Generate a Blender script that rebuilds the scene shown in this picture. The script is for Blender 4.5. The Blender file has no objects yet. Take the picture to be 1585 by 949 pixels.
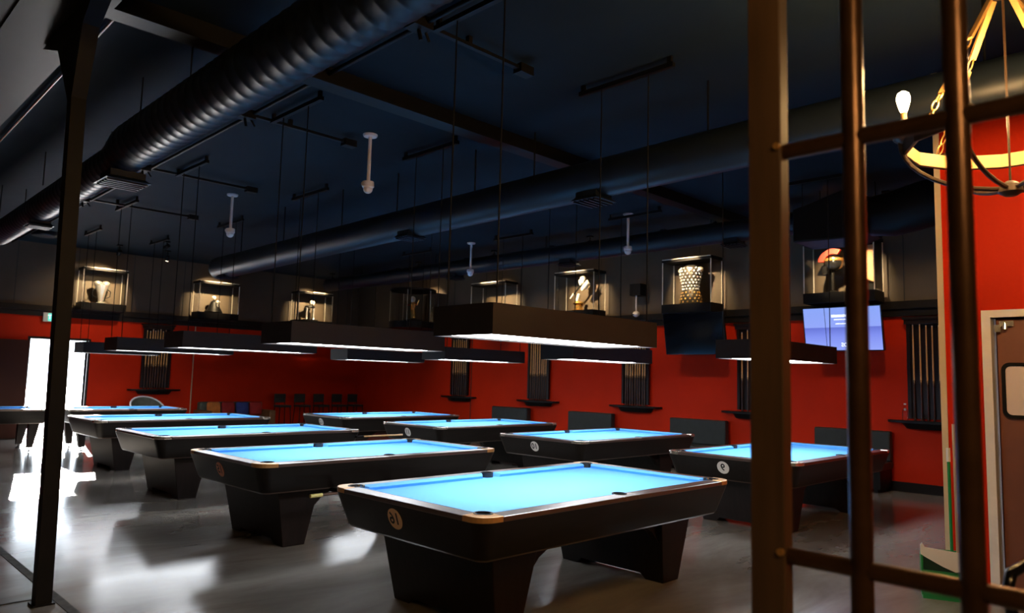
import bpy, bmesh, math, random
from mathutils import Vector, Matrix
random.seed(7)
PI = math.pi
SC = bpy.context.scene
COL = SC.collection

# ------------------------------------------------------------------ camera, world, sun, exposure
IMG_W = 1585.0
F_PX = 1134.9
CR = Vector((0.70509097, -0.70865152, 0.02568555))
CU = Vector((-0.08753095, -0.05103202, 0.99485379))
CF = Vector((0.70369387, 0.7037107, 0.09801115))
cam_d = bpy.data.cameras.new('camera')
cam_d.sensor_width = 36.0
cam_d.lens = 36.0 * F_PX / IMG_W
cam_d.clip_start = 0.05
cam_d.clip_end = 200
cam = bpy.data.objects.new('camera', cam_d)
COL.objects.link(cam)
M = Matrix.Identity(4)
for i in range(3):
    M[i][0] = CR[i]; M[i][1] = CU[i]; M[i][2] = -CF[i]
M[0][3], M[1][3], M[2][3] = 0, 0, 1.596
cam.matrix_world = M
cam_d.dof.use_dof = True
cam_d.dof.focus_distance = 6.5
cam_d.dof.aperture_fstop = 1.9
SC.camera = cam

WORLD_STRENGTH = 9.0
world = bpy.data.worlds.new('sky')
SC.world = world
world.use_nodes = True
bg = world.node_tree.nodes['Background']
bg.inputs['Color'].default_value = (0.80, 0.90, 1.0, 1)
bg.inputs['Strength'].default_value = WORLD_STRENGTH

sun_d = bpy.data.lights.new('sun', 'SUN')
sun_d.energy = 80.0; sun_d.angle = math.radians(0.6); sun_d.color = (1.0, 0.96, 0.90)
sun = bpy.data.objects.new('sun', sun_d)
sun.rotation_euler = Vector((-0.20, -0.94, -0.235)).to_track_quat('-Z', 'Y').to_euler()
COL.objects.link(sun)
PANEL = 17.0       # pool table lamps
BULB = 450.0       # chandelier bulbs
WASH = 80.0
SPOT = 620.0        # track spotlights over the display cases
SC.view_settings.view_transform = 'Standard'
SC.view_settings.look = 'None'
SC.view_settings.gamma = 1.0
SC.view_settings.use_curve_mapping = False
SC.view_settings.exposure = 0.0
try:
    SC.cycles.use_denoising = True
    SC.cycles.max_bounces = 10
    SC.cycles.diffuse_bounces = 4
    SC.cycles.sample_clamp_indirect = 6.0
except Exception:
    pass

# ------------------------------------------------------------------ materials
def mat(name, color, rough=0.5, metal=0.0, var=0.0, scale=6.0, bump=0.0, spec=0.5, stretch=None, rvar=0.0, coat=0.0):
    m = bpy.data.materials.new(name)
    m.use_nodes = True
    nt = m.node_tree
    b = nt.nodes['Principled BSDF']
    b.inputs['Base Color'].default_value = (*color, 1)
    b.inputs['Roughness'].default_value = rough
    b.inputs['Metallic'].default_value = metal
    b.inputs['Specular IOR Level'].default_value = spec
    if coat:
        b.inputs['Coat Weight'].default_value = coat
        b.inputs['Coat Roughness'].default_value = 0.24
    if var or bump or rvar:
        tc = nt.nodes.new('ShaderNodeTexCoord')
        mp = nt.nodes.new('ShaderNodeMapping')
        mp.inputs['Scale'].default_value = stretch or (1, 1, 1)
        nz = nt.nodes.new('ShaderNodeTexNoise')
        nz.inputs['Scale'].default_value = scale
        nz.inputs['Detail'].default_value = 6
        nt.links.new(tc.outputs['Object'], mp.inputs['Vector'])
        nt.links.new(mp.outputs['Vector'], nz.inputs['Vector'])
        if var:
            rp = nt.nodes.new('ShaderNodeValToRGB')
            rp.color_ramp.elements[0].position = 0.3
            rp.color_ramp.elements[1].position = 0.7
            rp.color_ramp.elements[0].color = (*[c * (1 - var) for c in color], 1)
            rp.color_ramp.elements[1].color = (*[min(1, c * (1 + var)) for c in color], 1)
            nt.links.new(nz.outputs['Fac'], rp.inputs['Fac'])
            nt.links.new(rp.outputs['Color'], b.inputs['Base Color'])
        if rvar:
            mr = nt.nodes.new('ShaderNodeMapRange')
            mr.inputs['From Min'].default_value = 0.3
            mr.inputs['From Max'].default_value = 0.7
            mr.inputs['To Min'].default_value = max(0.02, rough - rvar)
            mr.inputs['To Max'].default_value = rough + rvar
            nt.links.new(nz.outputs['Fac'], mr.inputs['Value'])
            nt.links.new(mr.outputs['Result'], b.inputs['Roughness'])
        if bump:
            bp = nt.nodes.new('ShaderNodeBump')
            bp.inputs['Strength'].default_value = bump
            bp.inputs['Distance'].default_value = 0.01
            nt.links.new(nz.outputs['Fac'], bp.inputs['Height'])
            nt.links.new(bp.outputs['Normal'], b.inputs['Normal'])
    return m

def emis(name, color, strength):
    m = bpy.data.materials.new(name)
    m.use_nodes = True
    nt = m.node_tree
    b = nt.nodes['Principled BSDF']
    b.inputs['Base Color'].default_value = (*[min(1, c) for c in color], 1)
    b.inputs['Emission Color'].default_value = (*color, 1)
    b.inputs['Emission Strength'].default_value = strength
    return m

def glassy(name, tint=(0.97, 0.98, 0.97), gloss=0.5):
    m = bpy.data.materials.new(name)
    m.use_nodes = True
    nt = m.node_tree
    nt.nodes.remove(nt.nodes['Principled BSDF'])
    out = nt.nodes['Material Output']
    tr = nt.nodes.new('ShaderNodeBsdfTransparent'); tr.inputs[0].default_value = (*tint, 1)
    gl = nt.nodes.new('ShaderNodeBsdfGlossy'); gl.inputs['Roughness'].default_value = 0.03
    fr = nt.nodes.new('ShaderNodeFresnel'); fr.inputs[0].default_value = 1.3
    mu = nt.nodes.new('ShaderNodeMath'); mu.operation = 'MULTIPLY'; mu.inputs[1].default_value = gloss
    mx = nt.nodes.new('ShaderNodeMixShader')
    nt.links.new(fr.outputs[0], mu.inputs[0])
    nt.links.new(mu.outputs[0], mx.inputs[0])
    nt.links.new(tr.outputs[0], mx.inputs[1])
    nt.links.new(gl.outputs[0], mx.inputs[2])
    nt.links.new(mx.outputs[0], out.inputs['Surface'])
    return m

def concrete():
    m = mat('polished_concrete', (0.20, 0.185, 0.17), 0.3, var=0.0)
    nt = m.node_tree; b = nt.nodes['Principled BSDF']
    tc = nt.nodes.new('ShaderNodeTexCoord')
    mp = nt.nodes.new('ShaderNodeMapping'); mp.inputs['Rotation'].default_value = (0, 0, 0.35)
    mp.inputs['Scale'].default_value = (0.5, 1.6, 1)
    nt.links.new(tc.outputs['Object'], mp.inputs['Vector'])
    n1 = nt.nodes.new('ShaderNodeTexNoise'); n1.inputs['Scale'].default_value = 1.3; n1.inputs['Detail'].default_value = 9; n1.inputs['Roughness'].default_value = 0.62; n1.inputs['Distortion'].default_value = 0.6
    n2 = nt.nodes.new('ShaderNodeTexNoise'); n2.inputs['Scale'].default_value = 5; n2.inputs['Detail'].default_value = 5; n2.inputs['Distortion'].default_value = 0.3
    for n in (n1, n2): nt.links.new(mp.outputs['Vector'], n.inputs['Vector'])
    ad = nt.nodes.new('ShaderNodeMath'); ad.operation = 'MULTIPLY_ADD'; ad.inputs[1].default_value = 0.15
    nt.links.new(n2.outputs['Fac'], ad.inputs[0]); nt.links.new(n1.outputs['Fac'], ad.inputs[2])
    rp = nt.nodes.new('ShaderNodeValToRGB')
    e = rp.color_ramp.elements
    e[0].position = 0.30; e[0].color = (0.12, 0.103, 0.088, 1)
    e[1].position = 0.85; e[1].color = (0.27, 0.245, 0.215, 1)
    nt.links.new(ad.outputs[0], rp.inputs['Fac'])
    nt.links.new(rp.outputs['Color'], b.inputs['Base Color'])
    mr = nt.nodes.new('ShaderNodeMapRange')
    mr.inputs['From Min'].default_value = 0.2; mr.inputs['From Max'].default_value = 0.8
    mr.inputs['To Min'].default_value = 0.12; mr.inputs['To Max'].default_value = 0.22
    nt.links.new(n1.outputs['Fac'], mr.inputs['Value'])
    nt.links.new(mr.outputs['Result'], b.inputs['Roughness'])
    bp = nt.nodes.new('ShaderNodeBump'); bp.inputs['Strength'].default_value = 0.05; bp.inputs['Distance'].default_value = 0.006
    nt.links.new(ad.outputs[0], bp.inputs['Height']); nt.links.new(bp.outputs['Normal'], b.inputs['Normal'])
    b.inputs['Specular IOR Level'].default_value = 0.42
    return m

MT = {
 'floor': concrete(),
 'ceiling': mat('black_painted_deck', (0.010, 0.019, 0.027), 0.8, var=0.15, scale=1.5, bump=0.1, spec=0.12),
 'red': mat('red_wall_paint', (0.56, 0.022, 0.002), 0.55, var=0.06, scale=2, bump=0.05, spec=0.12),
 'upper': mat('charcoal_wall_paint', (0.072, 0.051, 0.033), 0.6, var=0.08, scale=3),
 'trim': mat('black_moulding', (0.009, 0.007, 0.006), 0.4, spec=0.25),
 'seam': mat('dark_panel_seam', (0.02, 0.017, 0.015), 0.6),
 'espresso': mat('espresso_wood', (0.008, 0.0055, 0.0045), 0.38, var=0.3, scale=5, stretch=(0.6, 6, 6), spec=0.28),
 'espresso_end': mat('espresso_wood_leg', (0.010, 0.006, 0.005), 0.42, var=0.3, scale=5, stretch=(5, 5, 0.6), spec=0.28),
 'rail': mat('polished_dark_rail', (0.075, 0.042, 0.030), 0.34, var=0.10, scale=5, spec=1.0, coat=0.7),
 'casting': mat('bronze_corner_casting', (0.66, 0.36, 0.13), 0.3, metal=0.35),
 'silver': mat('silver_casting', (0.72, 0.66, 0.58), 0.22, metal=0.8),
 'cloth': mat('electric_blue_cloth', (0.13, 0.45, 0.93), 0.75, var=0.02, scale=40, spec=0.3),
 'pocket': mat('black_pocket_leather', (0.008, 0.008, 0.009), 0.5),
 'tan_disc': mat('tan_number_disc', (0.90, 0.62, 0.38), 0.5),
 'orange_disc': mat('orange_number_disc', (0.70, 0.22, 0.10), 0.5),
 'white_disc': mat('white_number_disc', (0.85, 0.83, 0.80), 0.45),
 'black': mat('satin_black', (0.006, 0.006, 0.0065), 0.45, spec=0.15),
 'gloss_black': mat('gloss_black', (0.008, 0.008, 0.009), 0.14),
 'shade': mat('black_lamp_shade', (0.020, 0.015, 0.012), 0.55, var=0.1, scale=8, spec=0.3),
 'duct': mat('dark_painted_duct', (0.008, 0.012, 0.018), 0.40, metal=0.0, spec=0.30, var=0.15, scale=4),
 'iron': mat('dark_bronze_iron', (0.085, 0.042, 0.020), 0.30, metal=0.7, var=0.25, scale=9, bump=0.1),
 'post_brown': mat('brown_painted_steel', (0.075, 0.042, 0.020), 0.45, var=0.3, scale=4, stretch=(4, 4, 0.5), bump=0.1),
 'steel_dark': mat('dark_steel_column', (0.006, 0.005, 0.0045), 0.5, spec=0.2, var=0.2, scale=6),
 'panel': emis('lamp_diffuser', (0.94, 0.97, 1.0), PANEL),
 'white_plastic': mat('white_plastic', (0.80, 0.76, 0.76), 0.4),
 'smoke': mat('smoked_dome', (0.10, 0.10, 0.13), 0.1),
 'vinyl': mat('charcoal_vinyl', (0.024, 0.030, 0.031), 0.45, var=0.1, scale=8, bump=0.08, spec=0.3),
 'maple': mat('maple_shaft', (0.78, 0.46, 0.18), 0.3, var=0.12, scale=6, stretch=(4, 4, 0.5)),
 'butt': mat('dark_cue_butt', (0.06, 0.025, 0.012), 0.25, var=0.4, scale=6, stretch=(4, 4, 0.6)),
 'rackwood': mat('dark_rack_wood', (0.012, 0.005, 0.003), 0.4, var=0.3, scale=4, stretch=(5, 5, 0.6), spec=0.25),
 'acrylic': glassy('acrylic_pane', gloss=0.35),
 'edge': mat('acrylic_edge', (0.72, 0.66, 0.55), 0.25),
 'chrome': mat('chrome_armour', (0.82, 0.80, 0.78), 0.24, metal=0.85),
 'gold': mat('gold_metal', (0.70, 0.40, 0.12), 0.25, metal=0.85),
 'mail': mat('blackened_mail', (0.05, 0.045, 0.04), 0.35, metal=0.6),
 'ivory': mat('ivory_resin', (0.85, 0.78, 0.66), 0.35),
 'crest': mat('red_crest_bristle', (0.75, 0.03, 0.015), 0.6, var=0.3, scale=30),
 'backdrop': mat('orange_backdrop', (0.70, 0.36, 0.17), 0.6, var=0.2, scale=4),
 'strap': mat('warm_iron_strap', (0.55, 0.30, 0.09), 0.38, metal=0.6),
 'ring': mat('dark_ring_iron', (0.045, 0.025, 0.013), 0.38, metal=0.3),
 'ring_lit': mat('lit_ring_face', (0.62, 0.36, 0.12), 0.45, var=0.1, scale=5),  # iron hoop's inner face, warm bulb light put into the colour
 'bulb': emis('warm_filament_bulb', (1.0, 0.60, 0.24), BULB),
 'candle': mat('white_candle_sleeve', (0.85, 0.80, 0.72), 0.5),
 'cream': mat('cream_corner_trim', (0.66, 0.50, 0.30), 0.45),
 'frame_white': mat('white_door_frame', (0.78, 0.72, 0.66), 0.45, var=0.05, scale=10),
 'door_brown': mat('brown_kick_door', (0.18, 0.062, 0.036), 0.5, var=0.06, scale=5),
 'door_dark': mat('dark_door_leaf', (0.050, 0.014, 0.008), 0.6, spec=0.15),
 'vision': mat('frosted_door_glass', (0.70, 0.58, 0.56), 0.25),
 'green': mat('green_plastic', (0.015, 0.22, 0.06), 0.35),
 'green_dark': mat('dark_green_plastic', (0.006, 0.035, 0.018), 0.35),
 'white_lip': mat('white_rubber_lip', (0.80, 0.74, 0.66), 0.5),
 'exit_face': emis('exit_sign_face', (0.10, 0.75, 0.55), 1.1),
 'exit_text': emis('exit_sign_letters', (0.6, 1.0, 0.85), 1.6),
 'exit_case': mat('exit_sign_case', (0.62, 0.66, 0.62), 0.4),
 'tv_hi': emis('screen_pale_blue', (0.30, 0.40, 0.92), 1.0),
 'tv_text': emis('screen_white_text', (0.85, 0.90, 1.0), 1.3),
 'tv_off': mat('dark_screen_glass', (0.003, 0.004, 0.006), 0.12, spec=0.22),
 'spot_lens': emis('spot_lens', (1.0, 0.80, 0.55), 30.0),
 'ground': mat('pale_concrete_ground', (0.70, 0.70, 0.68), 0.8, var=0.05, scale=2),
 'glass': glassy('clear_glass', gloss=0.8),
 'red_cloth': mat('dark_red_fabric', (0.35, 0.02, 0.02), 0.8, var=0.2, scale=10),
 'orange_cloth': mat('orange_fabric', (0.62, 0.20, 0.04), 0.8, var=0.2, scale=10),
 'navy_cloth': mat('navy_fabric', (0.03, 0.05, 0.22), 0.8, var=0.2, scale=10),
 'brown_cloth': mat('brown_upholstery', (0.18, 0.08, 0.03), 0.7, var=0.2, scale=10),
 'greenish': mat('grey_green_upholstery', (0.09, 0.10, 0.08), 0.7, var=0.2, scale=10),
 'yellow': mat('yellow_ferrule', (0.75, 0.68, 0.25), 0.4),
 'joint': mat('dark_floor_joint', (0.06, 0.055, 0.05), 0.8, var=0.4, scale=12),
}
def tv_gradient():
    m = MT['tv_hi']; nt = m.node_tree; b = nt.nodes['Principled BSDF']
    tc = nt.nodes.new('ShaderNodeTexCoord'); sp = nt.nodes.new('ShaderNodeSeparateXYZ')
    nt.links.new(tc.outputs['Generated'], sp.inputs[0])
    rp = nt.nodes.new('ShaderNodeValToRGB')
    e = rp.color_ramp.elements
    e[0].position = 0.0; e[0].color = (0.30, 0.38, 0.95, 1)
    e[1].position = 1.0; e[1].color = (0.26, 0.38, 0.92, 1)
    for p, c in ((0.33, (0.22, 0.28, 0.86, 1)), (0.535, (0.13, 0.17, 0.66, 1)), (0.54, (0.29, 0.38, 0.93, 1))):
        n = e.new(p); n.color = c
    nt.links.new(sp.outputs['Z'], rp.inputs['Fac'])
    nt.links.new(rp.outputs['Color'], b.inputs['Emission Color'])
    b.inputs['Base Color'].default_value = (0.02, 0.02, 0.04, 1)
    b.inputs['Roughness'].default_value = 0.25
tv_gradient()

# ------------------------------------------------------------------ mesh helpers
def new(): return bmesh.new()

def box(bm, x0, x1, y0, y1, z0, z1, mi=0):
    v = [bm.verts.new(p) for p in ((x0,y0,z0),(x1,y0,z0),(x1,y1,z0),(x0,y1,z0),(x0,y0,z1),(x1,y0,z1),(x1,y1,z1),(x0,y1,z1))]
    for f in ((0,3,2,1),(4,5,6,7),(0,1,5,4),(1,2,6,5),(2,3,7,6),(3,0,4,7)):
        bm.faces.new([v[i] for i in f]).material_index = mi

def loft(bm, rings, cap0=True, cap1=True, closed=True, mi=0):
    R = [[bm.verts.new(p) for p in r] for r in rings]
    n = len(R[0])
    for a, b in zip(R, R[1:]):
        for i in range(n if closed else n - 1):
            j = (i + 1) % n
            bm.faces.new((a[i], a[j], b[j], b[i])).material_index = mi
    if cap0: bm.faces.new(R[0][::-1]).material_index = mi
    if cap1: bm.faces.new(R[-1]).material_index = mi

def prism(bm, poly, axis, a, b, mi=0):
    def P(u, v, w):
        return (w, u, v) if axis == 'x' else (u, w, v) if axis == 'y' else (u, v, w)
    loft(bm, [[P(u, v, a) for u, v in poly], [P(u, v, b) for u, v in poly]], mi=mi)

def frame_of(d):
    d = Vector(d).normalized()
    a = Vector((0, 0, 1)) if abs(d.z) < 0.95 else Vector((1, 0, 0))
    u = d.cross(a).normalized()
    return u, d.cross(u).normalized()

def tube(bm, pts, r, n=12, cap=True, mi=0):
    pts = [Vector(p) for p in pts]
    rs = r if isinstance(r, (list, tuple)) else [r] * len(pts)
    rings = []; u = v = None
    for i, p in enumerate(pts):
        d = (pts[min(i + 1, len(pts) - 1)] - pts[max(i - 1, 0)]).normalized()
        if u is None: u, v = frame_of(d)
        else:
            u = (u - d * u.dot(d)).normalized(); v = d.cross(u).normalized()
        rings.append([p + rs[i] * (math.cos(2*PI*k/n) * u + math.sin(2*PI*k/n) * v) for k in range(n)])
    loft(bm, rings, cap, cap, mi=mi)

def lathe(bm, prof, n=20, c=(0,0,0), sx=1, sy=1, cap=True, mi=0):
    rings = [[(c[0] + r*sx*math.cos(2*PI*k/n), c[1] + r*sy*math.sin(2*PI*k/n), c[2] + z) for k in range(n)] for r, z in prof]
    loft(bm, rings, cap, cap, mi=mi)

def ball(bm, c, r, sx=1, sy=1, sz=1, n=14, m=8, mi=0):
    prof = [(max(0.0008, r*math.sin(PI*i/m)), -r*math.cos(PI*i/m)*sz) for i in range(m + 1)]
    lathe(bm, prof, n, c, sx, sy, mi=mi)

def rrect(hx, hy, r, z, n=6):
    out = []
    for cx, cy, a0 in ((hx-r, hy-r, 0), (-hx+r, hy-r, PI/2), (-hx+r, -hy+r, PI), (hx-r, -hy+r, 1.5*PI)):
        for i in range(n + 1):
            a = a0 + PI/2*i/n
            out.append((cx + r*math.cos(a), cy + r*math.sin(a), z))
    return out

def link(name, bm, m, parent=None, smooth=False, bevel=0.0):
    bmesh.ops.remove_doubles(bm, verts=bm.verts, dist=1e-5)
    bmesh.ops.recalc_face_normals(bm, faces=bm.faces)
    me = bpy.data.meshes.new(name)
    bm.to_mesh(me); bm.free()
    for x in (m if isinstance(m, (list, tuple)) else [m]):
        me.materials.append(MT[x] if isinstance(x, str) else x)
    if smooth:
        for p in me.polygons: p.use_smooth = True
        try: me.set_sharp_from_angle(angle=math.radians(40))
        except Exception: pass
    o = bpy.data.objects.new(name, me)
    COL.objects.link(o)
    if parent is not None: o.parent = parent
    if bevel:
        md = o.modifiers.new('bevel', 'BEVEL'); md.width = bevel; md.segments = 2; md.limit_method = 'ANGLE'
    return o

def tag(o, label=None, cat=None, group=None, kind=None):
    if label: o['label'] = label
    if cat: o['category'] = cat
    if group: o['group'] = group
    if kind: o['kind'] = kind
    return o

def thing(name, label, cat, loc=(0,0,0), rz=0.0, group=None):
    o = bpy.data.objects.new(name, None)
    o.empty_display_size = 0.1
    o.location = loc; o.rotation_euler = (0, 0, rz)
    COL.objects.link(o)
    return tag(o, label, cat, group)

def struct(name, bm, m, **k):
    return tag(link(name, bm, m, **k), kind='structure')

def copy_tree(o, parent=None):
    c = o.copy(); COL.objects.link(c)
    if parent is not None: c.parent = parent
    for ch in list(o.children): copy_tree(ch, c)
    return c

def text_bm(txt, size, place):
    """font outline as a bmesh; place((x, y)) gives the 3-D point of a text point (x right, y up, centred)"""
    cu = bpy.data.curves.new('t', 'FONT'); cu.body = txt; cu.size = size
    cu.offset = size*.022; cu.align_x = 'CENTER'; cu.align_y = 'CENTER'
    o = bpy.data.objects.new('t', cu); COL.objects.link(o)
    dg = bpy.context.evaluated_depsgraph_get()
    me = bpy.data.meshes.new_from_object(o.evaluated_get(dg))
    bpy.data.objects.remove(o)
    bm = bmesh.new(); bm.from_mesh(me)
    for v in bm.verts: v.co = Vector(place(v.co.x, v.co.y))
    bpy.data.meshes.remove(me)
    return bm

# ------------------------------------------------------------------ the room
XW, YW, ZC = 12.6, 19.3, 4.4          # rack wall, far door wall, ceiling
XL, YN = -2.2, -3.4                   # window side, near side
XK, YK = 7.07, 1.84                   # kitchen block
b = new(); box(b, XL-.2, XW+.2, YN-.2, YW+.2, -.15, 0); struct('floor', b, 'floor')
b = new(); box(b, XL-.2, XW+.2, YN-.2, YW+.2, ZC, ZC+.15); struct('ceiling', b, 'ceiling')
b = new()
box(b, XW, XW+.2, YK, YW+.2, 0, 2.74, 0); box(b, XW, XW+.2, YK, YW+.2, 2.74, ZC, 1)
struct('wall_right', b, ['red', 'upper'])
DX0, DX1, DZ = 4.03, 5.20, 2.22       # the open exit door
b = new()
for x0, x1, z0 in ((XL-.2, DX0, 0), (DX1, XW, 0), (DX0, DX1, DZ)):
    box(b, x0, x1, YW, YW+.2, z0, 2.74, 0)
box(b, XL-.2, XW, YW, YW+.2, 2.74, ZC, 1)
struct('wall_back', b, ['red', 'upper'])
# window side: three storefront openings
wins = []
b = new(); ys = YN
for y0, y1 in wins:
    box(b, XL-.2, XL, ys, y0, 0, ZC); box(b, XL-.2, XL, y0, y1, 0, .35); box(b, XL-.2, XL, y0, y1, 2.5, ZC); ys = y1
box(b, XL-.2, XL, ys, YW, 0, ZC)
struct('wall_left', b, 'upper')
b = new(); box(b, XL-.2, XK+.15, YN-.2, YN, 0, ZC); struct('wall_front', b, 'upper')
b = new()
KY0, KY1, KZ = 0.50, 1.47, 2.20       # kick door opening
box(b, XK, XK+.15, KY1, YK, 0, ZC); box(b, XK, XK+.15, YN, KY0, 0, ZC); box(b, XK, XK+.15, KY0, KY1, KZ, ZC)
box(b, XK+.15, XW+.2, YK-.15, YK, 0, ZC)
box(b, XK+.6, XK+.75, YN, YK-.15, 0, ZC, 1)
struct('wall_kitchen', b, ['red', 'upper'])
for i, (y0, y1) in enumerate(wins):
    b = new()
    box(b, XL-.14, XL-.06, y0, y0+.06, .35, 2.5); box(b, XL-.14, XL-.06, y1-.06, y1, .35, 2.5)
    box(b, XL-.14, XL-.06, y0, y1, .35, .41); box(b, XL-.14, XL-.06, y0, y1, 2.44, 2.5)
    box(b, XL-.13, XL-.07, (y0+y1)/2-.03, (y0+y1)/2+.03, .41, 2.44)
    struct('window_%d' % (i+1), b, 'black')
    b = new(); box(b, XL-.105, XL-.095, y0+.06, y1-.06, .41, 2.44); struct('window_%d' % (i+4), b, 'glass')
    L = bpy.data.lights.new('daylight_portal', 'AREA'); L.shape = 'RECTANGLE'; L.size = 2.1; L.size_y = y1 - y0
    try: L.cycles.is_portal = True
    except Exception: pass
    o = bpy.data.objects.new('daylight_portal', L); o.location = (XL-.22, (y0+y1)/2, 1.42); o.rotation_euler = (0, -PI/2, 0)
    COL.objects.link(o)
L = bpy.data.lights.new('daylight_portal', 'AREA'); L.shape = 'RECTANGLE'; L.size = DX1-DX0; L.size_y = DZ
try: L.cycles.is_portal = True
except Exception: pass
o = bpy.data.objects.new('daylight_portal', L); o.location = ((DX0+DX1)/2, YW+.21, DZ/2); o.rotation_euler = (-PI/2, 0, 0)
COL.objects.link(o)
b = new(); box(b, -40, 40, YW+.2, 70, -.25, -.05); box(b, -40, XL-.2, -40, YW+.2, -.25, -.05); struct('floor.001', b, 'ground')

# mouldings, seams, baseboards
b = new(); box(b, XW-.05, XW-.001, YK, YW, 2.74, 2.86); box(b, XW-.09, XW-.001, YK, YW, 2.86, 2.98); struct('trim_1', b, 'trim')
b = new(); box(b, XL, XW-.09, YW-.05, YW-.001, 2.74, 2.86); box(b, XL, XW-.09, YW-.09, YW-.001, 2.86, 2.98); struct('trim_2', b, 'trim')
b = new()
for k in range(14): box(b, XW-.006, XW+.002, 2.55+1.22*k, 2.565+1.22*k, 2.98, ZC)
struct('trim_3', b, 'seam')
b = new()
for k in range(10): box(b, 1.2+1.22*k, 1.215+1.22*k, YW-.006, YW+.002, 2.98, ZC)
struct('trim_4', b, 'seam')
b = new(); box(b, XW-.02, XW-.001, YK, YW, 0, .15); struct('baseboard_right', b, 'trim')
b = new(); box(b, XL, DX0-.06, YW-.02, YW-.001, 0, .15); box(b, DX1+.06, XW-.02, YW-.02, YW-.001, 0, .15); struct('baseboard_back', b, 'trim')
b = new(); box(b, XK-.012, XK+.151, YK-.035, YK+.012, 0, ZC); struct('trim_5', b, 'cream')
b = new(); box(b, XW-.008, XW+.001, 13.99, 14.01, .15, 2.74); struct('trim_6', b, 'seam')
# floor joint under the beam
b = new(); box(b, 1.50, 1.56, -3, YW-.1, -.004, .003); struct('trim_7', b, 'joint')
b = new(); box(b, XL, 1.50, 5.98, 5.995, -.004, .003); struct('trim_8', b, 'joint')
# door frames
b = new()
box(b, DX0-.05, DX0, YW-.03, YW+.2, 0, DZ); box(b, DX1, DX1+.05, YW-.03, YW+.2, 0, DZ); box(b, DX0-.05, DX1+.05, YW-.03, YW+.2, DZ, DZ+.05)
struct('trim_9', b, 'trim')
b = new()
box(b, XK-.03, XK+.15, KY1-.005, KY1+.06, 0, KZ+.06); box(b, XK-.03, XK+.15, KY0-.06, KY0+.005, 0, KZ+.06); box(b, XK-.03, XK+.15, KY0+.005, KY1-.005, KZ, KZ+.06)
struct('trim_10', b, 'frame_white')
# open exit door leaf, swung into the room against the wall
d = thing('door_1', None, None, (DX0-.02, YW-.06, 0)); d['kind'] = 'structure'
b = new(); box(b, -1.08, -.01, -.05, -.005, .01, 2.18); link('door_leaf', b, 'door_dark', d, bevel=.004)
# brown kick door
d = thing('door_2', None, None, (XK, KY1, 0)); d['kind'] = 'structure'
b = new(); box(b, .03, .07, -(KY1-KY0)+.03, -.035, .02, KZ-.02); link('door_leaf', b, 'door_brown', d, bevel=.004)
def rr_prism(b, cy, cz, hy, hz, r, x0, x1, inner=None):
    o_ = [(p[0]+cy, p[1]+cz) for p in rrect(hy, hz, r, 0)]
    if inner is None: prism(b, o_, 'x', x0, x1); return
    i_ = [(p[0]+cy, p[1]+cz) for p in rrect(hy-inner, hz-inner, r-inner*.7, 0)]
    n = len(o_)
    V = [[b.verts.new((x, *q)) for q in pl] for x in (x0, x1) for pl in (o_, i_)]
    for k in range(n):
        j = (k+1) % n
        b.faces.new((V[0][k], V[0][j], V[1][j], V[1][k])); b.faces.new((V[2][k], V[3][k], V[3][j], V[2][j]))
        b.faces.new((V[0][k], V[2][k], V[2][j], V[0][j])); b.faces.new((V[1][k], V[1][j], V[3][j], V[3][k]))
b = new(); rr_prism(b, -.165, 1.605, .105, .225, .06, .008, .029, .028); link('window_gasket', b, 'black', d)
b = new(); rr_prism(b, -.165, 1.605, .078, .198, .04, .016, .028); link('vision_pane', b, 'vision', d)
b = new(); box(b, .0, .03, -.16, -.06, KZ-.075, KZ-.03); tube(b, [(.0, -.10, KZ-.05), (-.01, -.10, KZ-.10)], .018); box(b, -.01, .03, -.07, -.03, KZ-.12, KZ-.06)
link('pivot_hinge', b, 'silver', d)

# roof beam with an added black sheet, cross beam and steel column
b = new(); box(b, XL, 1.45, YN, YW, 4.18, 4.4); box(b, 1.0, 1.50, YN, YW, 4.16, 4.19); struct('trim_11', b, 'steel_dark')  # wide box blackens the ceiling left of the beam, standing in for shade
b = new(); box(b, 1.5, XW-.01, 5.80, 5.88, 4.24, 4.4); box(b, 1.5, XW-.01, 5.74, 5.94, 4.22, 4.25); struct('trim_12', b, 'black')
t = thing('steel_column', 'black steel column with a flared top standing at left', 'column', (1.42, 5.84, 0)); t.rotation_euler = (math.radians(-.65), math.radians(-.65), 0)
b = new(); box(b, -.048, .048, -.055, .055, .012, 3.52)
loft(b, [[(-.048,-.055,3.52),(.048,-.055,3.52),(.048,.055,3.52),(-.048,.055,3.52)],
         [(-.055,-.24,4.0),(.055,-.24,4.0),(.055,.40,4.0),(-.055,.40,4.0)],
         [(-.06,-.50,4.155),(.06,-.50,4.155),(.06,.85,4.155),(-.06,.85,4.155)]])
link('shaft', b, 'steel_dark', t)
b = new(); box(b, -.065, .065, -.07, .07, 0, .012); link('base_plate', b, 'steel_dark', t)

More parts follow.
